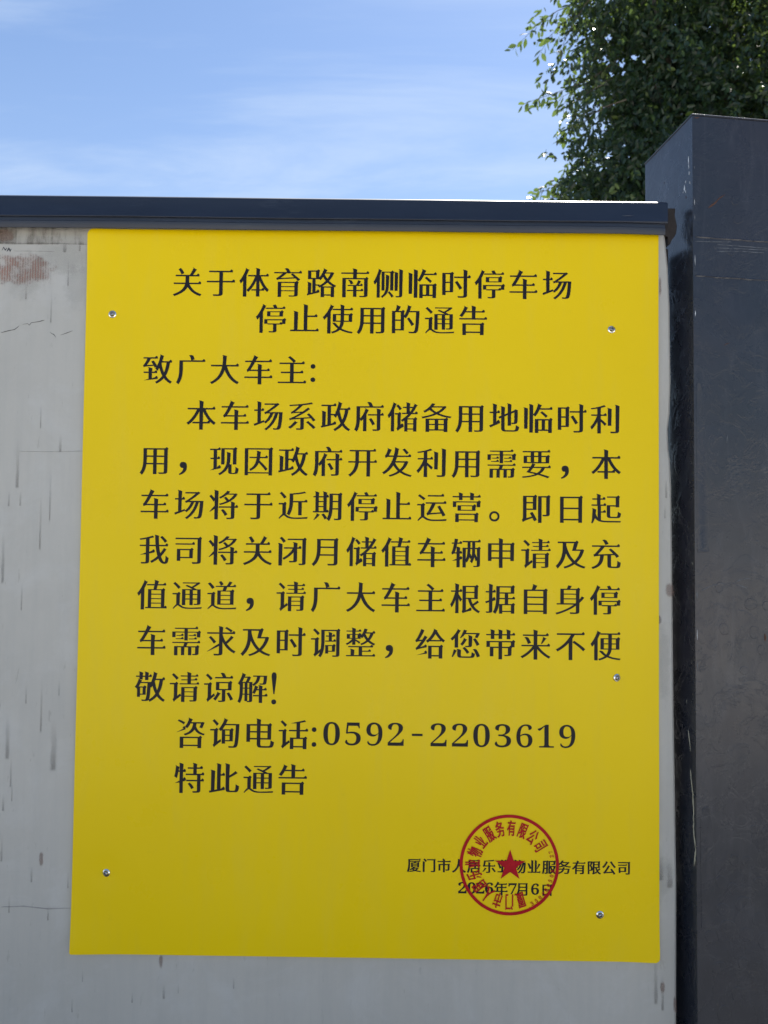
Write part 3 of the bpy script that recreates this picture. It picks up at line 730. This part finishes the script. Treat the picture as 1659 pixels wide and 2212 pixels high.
def screw_mesh():
    prof = [(0.0, .0012), (.0013, .0014), (.0018, .0042), (.0024, .0043), (.0032, .0039), (.0039, .0032), (.0043, .0022), (.0044, .0014), (.0047, .0012), (.0060, .0010), (.0064, .0006), (.0065, -.0006)]
    n = 28; V = []; F = []
    for r, h in prof:
        for k in range(n):
            a = k*2*math.pi/n; q = r
            if .0012 < r < .0020: q = r*(1+.30*math.cos(4*a))       # cross recess
            V.append((q*math.cos(a), -h, q*math.sin(a)))
    for j in range(len(prof)-1):
        for k in range(n): F.append((j*n+k, j*n+(k+1) % n, (j+1)*n+(k+1) % n, (j+1)*n+k))
    F.append(tuple(range(n)))
    me = mesh('screw', V, F); b = bmesh.new(); b.from_mesh(me); bmesh.ops.recalc_face_normals(b, faces=b.faces[:])
    b.to_mesh(me); b.free()
    for p in me.polygons: p.use_smooth = True
    me.set_sharp_from_angle(angle=math.radians(38))
    me.materials.append(M_ZINC); me.materials.append(M_DOME_REFLECT)
    for p in me.polygons:
        c = p.center
        if math.hypot(c.x, c.z) < .0041: p.material_index = 1
    return me
SM = screw_mesh()
for i, (x, z) in enumerate(SCREWS):
    o = link('screw', SM, None, SIGN); o.location = (x, sheet_y(x, z)-.0002, z+Z0)
    o.rotation_euler = (random.uniform(-.13, .13), random.uniform(0, 3), random.uniform(-.13, .13)); o.scale = (1.24, 1.5, 1.24)

# ================================================================ steel post
TH = .1324; PW = .206; PD = .210; PTOP = .2324
POST = empty('steel_post', (1.36, .07, 0), 'thick square slate grey steel post, scratched and blistered, beside the panel', 'post')
def post_pt(u, s, z, out=0.0):
    """u across the front face, s back along the left side, out = outwards from the front"""
    ax = 1.2576-.00305*(z-PTOP); ay = -.036
    return (ax+u*math.cos(TH)-s*math.sin(TH)+out*math.sin(TH), ay+u*math.sin(TH)+s*math.cos(TH)-out*math.cos(TH), z+Z0)
def make_post():
    bm = bmesh.new(); zs = [PTOP, .12, -.2, -.7, -1.2, -1.7, -Z0]
    rings = []
    for z in zs: rings.append([bm.verts.new(post_pt(u, s, z)) for u, s in ((0, 0), (PW, 0), (PW, PD), (0, PD))])
    for a, b in zip(rings[:-1], rings[1:]):
        for k in range(4): bm.faces.new((a[k], b[k], b[(k+1) % 4], a[(k+1) % 4]))
    bm.faces.new(rings[-1][::-1]); bm.faces.new(rings[0])
    bm.edges.ensure_lookup_table()
    ed = [e for e in bm.edges if len(e.link_faces) == 2 and e.calc_face_angle(0) > 1.0]
    bmesh.ops.bevel(bm, geom=ed, offset=.0032, segments=3, profile=.6, affect='EDGES')
    me = bm_mesh('shaft', bm)
    for p in me.polygons: p.use_smooth = True
    me.set_sharp_from_angle(angle=math.radians(35))
    link('shaft', me, M_POST, POST)
    bm = bmesh.new(); o_ = .0016
    lo = [bm.verts.new(post_pt(u, s, PTOP+.0006)) for u, s in ((-o_, -o_), (PW+o_, -o_), (PW+o_, PD+o_), (-o_, PD+o_))]
    hi = [bm.verts.new(post_pt(u, s, PTOP+.0046)) for u, s in ((-o_, -o_), (PW+o_, -o_), (PW+o_, PD+o_), (-o_, PD+o_))]
    bm.faces.new(lo[::-1]); bm.faces.new(hi)
    for k in range(4): bm.faces.new((lo[k], lo[(k+1) % 4], hi[(k+1) % 4], hi[k]))
    bmesh.ops.bevel(bm, geom=bm.edges[:], offset=.001, segments=1, affect='EDGES')
    link('cap_plate', bm_mesh('cap_plate', bm), M_POST, POST)
make_post()
front3 = lambda u, v, h: post_pt(u, 0, v, .0003+h)
side3 = lambda u, v, h: tuple(Vector(post_pt(0, u, v))+Vector((-math.cos(TH), -math.sin(TH), 0))*(.0003+h))
def relief(name, poly, height, edge, mat, seed=0):
    """a soft raised patch on the front face: a low plateau with a rolled rim"""
    rr = random.Random(seed); c = Vector((sum(p[0] for p in poly)/len(poly), sum(p[1] for p in poly)/len(poly)))
    rings = [(0.0, -.0002), (.35, height*1.05), (.8, height*1.15), (1.6, height*.8)]
    V = []; F = []; n = len(poly)
    for e, h in rings:
        for i in range(n):
            p = Vector(poly[i]); a = Vector(poly[i-1]); b = Vector(poly[(i+1) % n]); t = (b-a).normalized(); nn = Vector((-t.y, t.x))
            if nn.dot(c-p) < 0: nn = -nn
            q = p+nn*edge*e; V.append(front3(q.x, q.y, h))
    for j in range(len(rings)-1):
        for i in range(n): F.append((j*n+i, j*n+(i+1) % n, (j+1)*n+(i+1) % n, (j+1)*n+i))
    F.append(tuple((len(rings)-1)*n+i for i in range(n)))
    me = mesh(name, V, F); b = bmesh.new(); b.from_mesh(me); bmesh.ops.recalc_face_normals(b, faces=b.faces[:]); b.to_mesh(me); b.free(); smooth(me)
    return link(name, me, mat, POST)
for i, (u, v, r) in enumerate(BLISTERS):
    if u+r > PW-.006: continue
    rr = random.Random(i); ph = rr.uniform(0, 6); n = 26
    poly = [(u+r*(1+.10*math.sin(2*a+ph)+.05*math.sin(5*a+ph*2))*math.cos(a), v+r*(1+.10*math.sin(2*a+ph)+.06*math.cos(3*a))*math.sin(a)) for a in [k*2*math.pi/n for k in range(n)]]
    poly = [(max(.006, p), q) for p, q in poly]
    relief('paint_blister', poly, .00013, .0011, M_POST, i)
def dense(L, step=.012):
    out = []
    for (a, b), (c, d) in zip(L, L[1:]+L[:1]):
        m = max(1, int(math.hypot(c-a, d-b)/step))
        for k in range(m): out.append((max(.0050, a+(c-a)*k/m), b+(d-b)*k/m))
    return out
for i, L in enumerate(DRIPS): relief('paint_drip', dense(L), .0004, .0011, M_POST, i)
for i, L in enumerate(SCRAPE): ribbon('scratch', L, .0011, front3, M_SCUFF, POST, .0002, .6, i)
for i, L in enumerate(RUST): ribbon('rust_spot', L, .0030 if i else .0026, front3, M_RUST, POST, .0003, .7, i)
for i, L in enumerate(SEAM):
    (a, b), (c, d) = L
    pts = [(a+(c+.03-a)*k/8, b+(d-b)*k/8+.0006*math.sin(k*2.1)) for k in range(9)]
    ribbon('weld_seam', pts, .0046, front3, M_POST, POST, .0010, .25, i)
for i, L in enumerate(SIDE_SCR): ribbon('scratch', L, .0034 if i == 1 else .0026, side3, M_CREAM, POST, .0004, .5, i)
for i, (u, v, w, h) in enumerate(SIDE_CHIP): ribbon('paint_chip', [(u, v-h/2), (u+.001*math.sin(i*2), v), (u, v+h/2)], w*.8, side3, M_CHIP if i < 8 else M_RUST, POST, .0003, .5, i)
for i, (v, h) in enumerate(EDGE_CHIP): ribbon('paint_chip', [(.0042, v-h/2), (.0038, v), (.0042, v+h/2)], .0016, front3, M_CHIP if i % 2 else M_SCUFF, POST, .0003, .6, i)
ribbon('rust_spot', [(.004, PTOP-.004), (.010, PTOP-.0035), (.016, PTOP-.002)], .004, front3, M_RUST, POST, .0003, .5, 3)

# ================================================================ tree beyond the hoarding
TY = 5.0
TREE = empty('ficus_tree', (4.05, TY+.7, 0), 'dark dense weeping fig tree with drooping leafy sprays, beyond the hoarding at upper right', 'tree')
def tube(name, pts, radii, mat, parent, n=8):
    V = []; F = []
    for i, (p, r) in enumerate(zip(pts, radii)):
        p = Vector(p); a = Vector(pts[max(0, i-1)]); b = Vector(pts[min(len(pts)-1, i+1)]); t = (b-a).normalized()
        u = t.cross(Vector((0, 1, .01))).normalized(); w = t.cross(u)
        for k in range(n):
            q = k*2*math.pi/n; V.append(p+(u*math.cos(q)+w*math.sin(q))*r)
    for i in range(len(pts)-1):
        for k in range(n): F.append((i*n+k, i*n+(k+1) % n, (i+1)*n+(k+1) % n, (i+1)*n+k))
    F.append(tuple(range(n))[::-1]); F.append(tuple((len(pts)-1)*n+k for k in range(n)))
    me = mesh(name, V, F); smooth(me)
    return link(name, me, mat, parent)
def wander(a, b, n, amp, seed):
    rr = random.Random(seed); a = Vector(a); b = Vector(b); out = []
    for i in range(n+1):
        t = i/n; j = amp*math.sin(math.pi*t); out.append(a.lerp(b, t)+Vector((rr.uniform(-j, j), rr.uniform(-j, j), rr.uniform(-j, j)*.5)))
    return out
def make_tree():
    rs = np.random.RandomState(7)
    base = Vector((4.05, TY+.7, 0))
    P = wander(base, base+Vector((-.05, -.1, 2.5)), 6, .06, 1)
    tube('trunk', [base+Vector((0, 0, -.05))]+P[1:], [.27, .2, .18, .165, .155, .15, .15], M_BARK, TREE, 14)
    top = P[-1]
    lobes = [(Vector((x, TY+dy, z+Z0)), r) for x, z, r, dy in LOBES]
    lobes += [(Vector((3.9, TY+.9, 6.7)), .9), (Vector((4.6, TY+1.3, 5.2)), 1.0), (Vector((3.5, TY+1.5, 5.2)), .9), (Vector((5.3, TY+.7, 5.8)), .9), (Vector((4.3, TY+2.0, 6.2)), .9), (Vector((3.3, TY+.9, 6.4)), .7)]
    for i, (c, r) in enumerate(lobes):
        if i % 2 == 0 or r > .5:
            Q = wander(top+Vector((0, 0, -.2*(i % 3))), c, 6, .16, 20+i); tube('limb', Q, [.085-.0115*k for k in range(7)], M_BARK, TREE, 7)
    # ---- foliage mass: hanging shoots of leaves through the lobes
    big = [(c, r) for c, r in lobes]
    wts = np.array([r**2.4 for c, r in big]); 
    for i, (c, r) in enumerate(big):
        if i < 8: wts[i] *= 2.6
    wts /= wts.sum()
    NS = 13500; C = np.array([c for c, r in big]); RR = np.array([r for c, r in big])
    gaps = [(Vector((x, 0, z+Z0)), r*.75) for x, z, r in GAPS]
    for q in range(70): gaps.append((Vector((2.25+abs(rs.normal())*.5, 0, rs.uniform(2.3, 4.2)+Z0)), rs.uniform(.012, .034)))
    cam = np.array(CAMP)
    k = rs.choice(len(big), NS, p=wts)
    d = rs.normal(size=(NS, 3)); d /= np.linalg.norm(d, axis=1)[:, None]
    rad = RR[k]*(rs.uniform(.25, 1, NS)**.5)
    start = C[k]+d*rad[:, None]*np.array([1, 1.25, 1])
    verts = []; tone = []
    side = []
    LV = []; 
    for s in range(NS):
        nl = rs.randint(7, 14); p = start[s].copy()
        h = d[s]*.55+rs.normal(size=3)*.35; h[2] -= .45; h /= np.linalg.norm(h)
        tn = rs.uniform(0, .75)
        for j in range(nl):
            p = p+h*.024; h[2] -= .07; h /= np.linalg.norm(h)
            LV.append((p[0], p[1], p[2], h[0], h[1], h[2], j % 2, tn))
    LV = np.array(LV); 
    # the view-independent outline: keep the crown from spilling past its edge and leave its holes open
    P3 = LV[:, :3]
    inside_ = np.zeros(len(P3), bool)
    for c, r in big: inside_ |= (((P3-np.array(c))/np.array([1, 1.3, 1]))**2).sum(1) < (r*1.06)**2
    for gc, gr in gaps:
        # a gap is a tunnel through the foliage
        ax = np.array([gc.x-cam[0], TY-cam[1], gc.z-cam[2]]); ax /= np.linalg.norm(ax)
        rel = P3-np.array([gc.x, TY, gc.z]); along = rel@ax; dist = np.linalg.norm(rel-along[:, None]*ax, axis=1)
        inside_ &= dist > gr*(.55+.6*rs.uniform(size=len(P3)))+.012
    LV = LV[inside_]; n = len(LV)
    P3 = LV[:, :3]; H = LV[:, 3:6]
    L = rs.uniform(.042, .074, n); Wd = L*rs.uniform(.42, .52, n)
    sgn = np.where(LV[:, 6] > .5, 1.0, -1.0)
    rx = np.cross(H, np.array([0.3, 1, 0.1])); rx /= np.linalg.norm(rx, axis=1)[:, None]+1e-9
    ax = H*.55+rx*sgn[:, None]*.6+rs.normal(size=(n, 3))*.28+np.array([0, 0, -.35]); ax /= np.linalg.norm(ax, axis=1)[:, None]
    up = rs.normal(size=(n, 3))*.9+np.array([0, 0, .8]); sd = np.cross(ax, up); sd /= np.linalg.norm(sd, axis=1)[:, None]+1e-9
    nm = np.cross(sd, ax)
    def pt(a, b, c): return P3+ax*(L*a)[:, None]+sd*(Wd*b)[:, None]+nm*(L*c)[:, None]
    V = np.stack([pt(0, 0, 0), pt(.30, .44, .05), pt(.66, .40, .03), pt(1, 0, -.06), pt(.66, -.40, .03), pt(.30, -.44, .05)], 1).reshape(-1, 3)
    # halves folded on the midrib: (0,1,2,3) and (0,3,4,5)
    idx = np.arange(n)[:, None]*6
    F = np.concatenate([idx+np.array([0, 1, 2, 3]), idx+np.array([0, 3, 4, 5])], 1).reshape(-1, 4)
    me = bpy.data.meshes.new('foliage'); me.vertices.add(len(V)); me.vertices.foreach_set('co', V.astype(np.float32).ravel())
    me.loops.add(F.size); me.loops.foreach_set('vertex_index', F.astype(np.int32).ravel())
    me.polygons.add(len(F)); me.polygons.foreach_set('loop_start', np.arange(0, F.size, 4, dtype=np.int32)); 
    me.update(calc_edges=True); me.validate()
    at = me.attributes.new('tone', 'FLOAT', 'POINT'); at.data.foreach_set('value', np.repeat(np.clip(LV[:, 7]+rs.uniform(-.15, .25, n), 0, .98), 6).astype(np.float32))
    print('leaves', n)
    o = link('foliage', me, M_LEAF, TREE); tag(o, kind='stuff')
    # ---- the outer sprays: each twig with its own leaves
    def leaf_mesh():
        pr = [(0, 0), (.12, .20), (.30, .42), (.50, .49), (.70, .40), (.88, .18), (1, 0)]
        V = []; F = []
        for a, b in pr:
            V += [(a, -b*.5, .10*b-.10*a*a), (a, 0, -.10*a*a), (a, b*.5, .10*b-.10*a*a)]
        for i in range(len(pr)-1):
            for j in range(2): F.append((i*3+j, i*3+j+1, i*3+j+4, i*3+j+3))
        V += [(-.18, 0, .02), (-.18, .012, .02), (0, .012, 0)]; m = len(V); F.append((1, m-1, m-2, m-3))
        me = mesh('leaf', V, F); smooth(me); me.materials.append(M_LEAF); return me
    lm = leaf_mesh(); rr = random.Random(11); count = 0
    for si, L_ in enumerate(SPRAYS):
        dy0 = rr.uniform(-.35, .25)
        pts = [Vector((x, TY+dy0+.06*i+rr.uniform(-.03, .03), z+Z0)) for i, (x, z) in enumerate(L_)]
        br = tube('twig', pts, [.0048-.0038*i/(len(pts)-1) for i in range(len(pts))], M_BARK, TREE, 5)
        tot = sum((b-a).length for a, b in zip(pts[:-1], pts[1:])); step = .030; s = tot*.12; side_ = 1; rows = []
        while s < tot:
            acc = 0
            for a, b in zip(pts[:-1], pts[1:]):
                l = (b-a).length
                if acc+l >= s: rows.append((a.lerp(b, (s-acc)/l), (b-a).normalized())); break
                acc += l
            s += step*rr.uniform(.75, 1.3)
        rows.append((pts[-1], (pts[-1]-pts[-2]).normalized()))
        for p, t in rows:
            # short side shoots carry extra leaves close to the stem's root
            if count >= 298: break
            side_ *= -1
            q = Vector((-t.z, 0, t.x))*side_
            axv = (t*.5+q*.55+Vector((rr.uniform(-.35, .35), rr.uniform(-.5, .5), rr.uniform(-.75, .0)))).normalized()
            nmv = Vector((rr.uniform(-1, 1), rr.uniform(-1.2, .4), rr.uniform(-.4, 1))); sdv = nmv.cross(axv).normalized(); nmv = axv.cross(sdv)
            sc = rr.uniform(.060, .088)
            o = bpy.data.objects.new('leaf', lm); COL.objects.link(o); o.parent = br
            base_loc = world_loc(br)
            M = Matrix(((axv.x, sdv.x, nmv.x, 0), (axv.y, sdv.y, nmv.y, 0), (axv.z, sdv.z, nmv.z, 0), (0, 0, 0, 1)))
            o.matrix_basis = Matrix.Translation(p+axv*sc*.15) @ M @ Matrix.Scale(sc, 4)
            o.matrix_parent_inverse = Matrix.Translation(-base_loc)
            count += 1
    # leaf clusters round the roots of the sprays (too small and many to pick apart)
    V2 = []; F2 = []
    for si, L_ in enumerate(SPRAYS):
        for rep in range(10):
            t0 = rr.uniform(0, .62); i0 = min(len(L_)-2, int(t0*(len(L_)-1))); a = Vector((L_[i0][0], 0, L_[i0][1])); b = Vector((L_[i0+1][0], 0, L_[i0+1][1]))
            p = a.lerp(b, rr.random())+Vector((0, TY+rr.uniform(-.35, .35), Z0))
            h = Vector((rr.uniform(-1, .15), rr.uniform(-.6, .6), rr.uniform(-1, .25))).normalized()
            for j in range(rr.randint(6, 13)):
                p = p+h*.024; h = (h+Vector((0, 0, -.08))).normalized()
                axv = (h*.5+Vector((rr.uniform(-.8, .8), rr.uniform(-.6, .6), rr.uniform(-.9, .2)))).normalized()
                nmv = Vector((rr.uniform(-1, 1), rr.uniform(-1, 1), rr.uniform(-.4, 1))); sdv = nmv.cross(axv).normalized(); nmv = axv.cross(sdv); l = rr.uniform(.045, .072); w = l*.46
                m = len(V2)
                for u_, v_, c_ in ((0, 0, 0), (.3, .44, .05), (.66, .4, .03), (1, 0, -.06), (.66, -.4, .03), (.3, -.44, .05)): V2.append(p+axv*l*u_+sdv*w*v_+nmv*l*c_)
                F2 += [(m, m+1, m+2, m+3), (m, m+3, m+4, m+5)]
    me2 = mesh('foliage', V2, F2); at = me2.attributes.new('tone', 'FLOAT', 'POINT')
    at.data.foreach_set('value', np.repeat(np.random.RandomState(3).uniform(0, .9, len(V2)//6), 6).astype(np.float32))
    o = link('foliage', me2, M_LEAF, TREE); tag(o, kind='stuff')
make_tree()
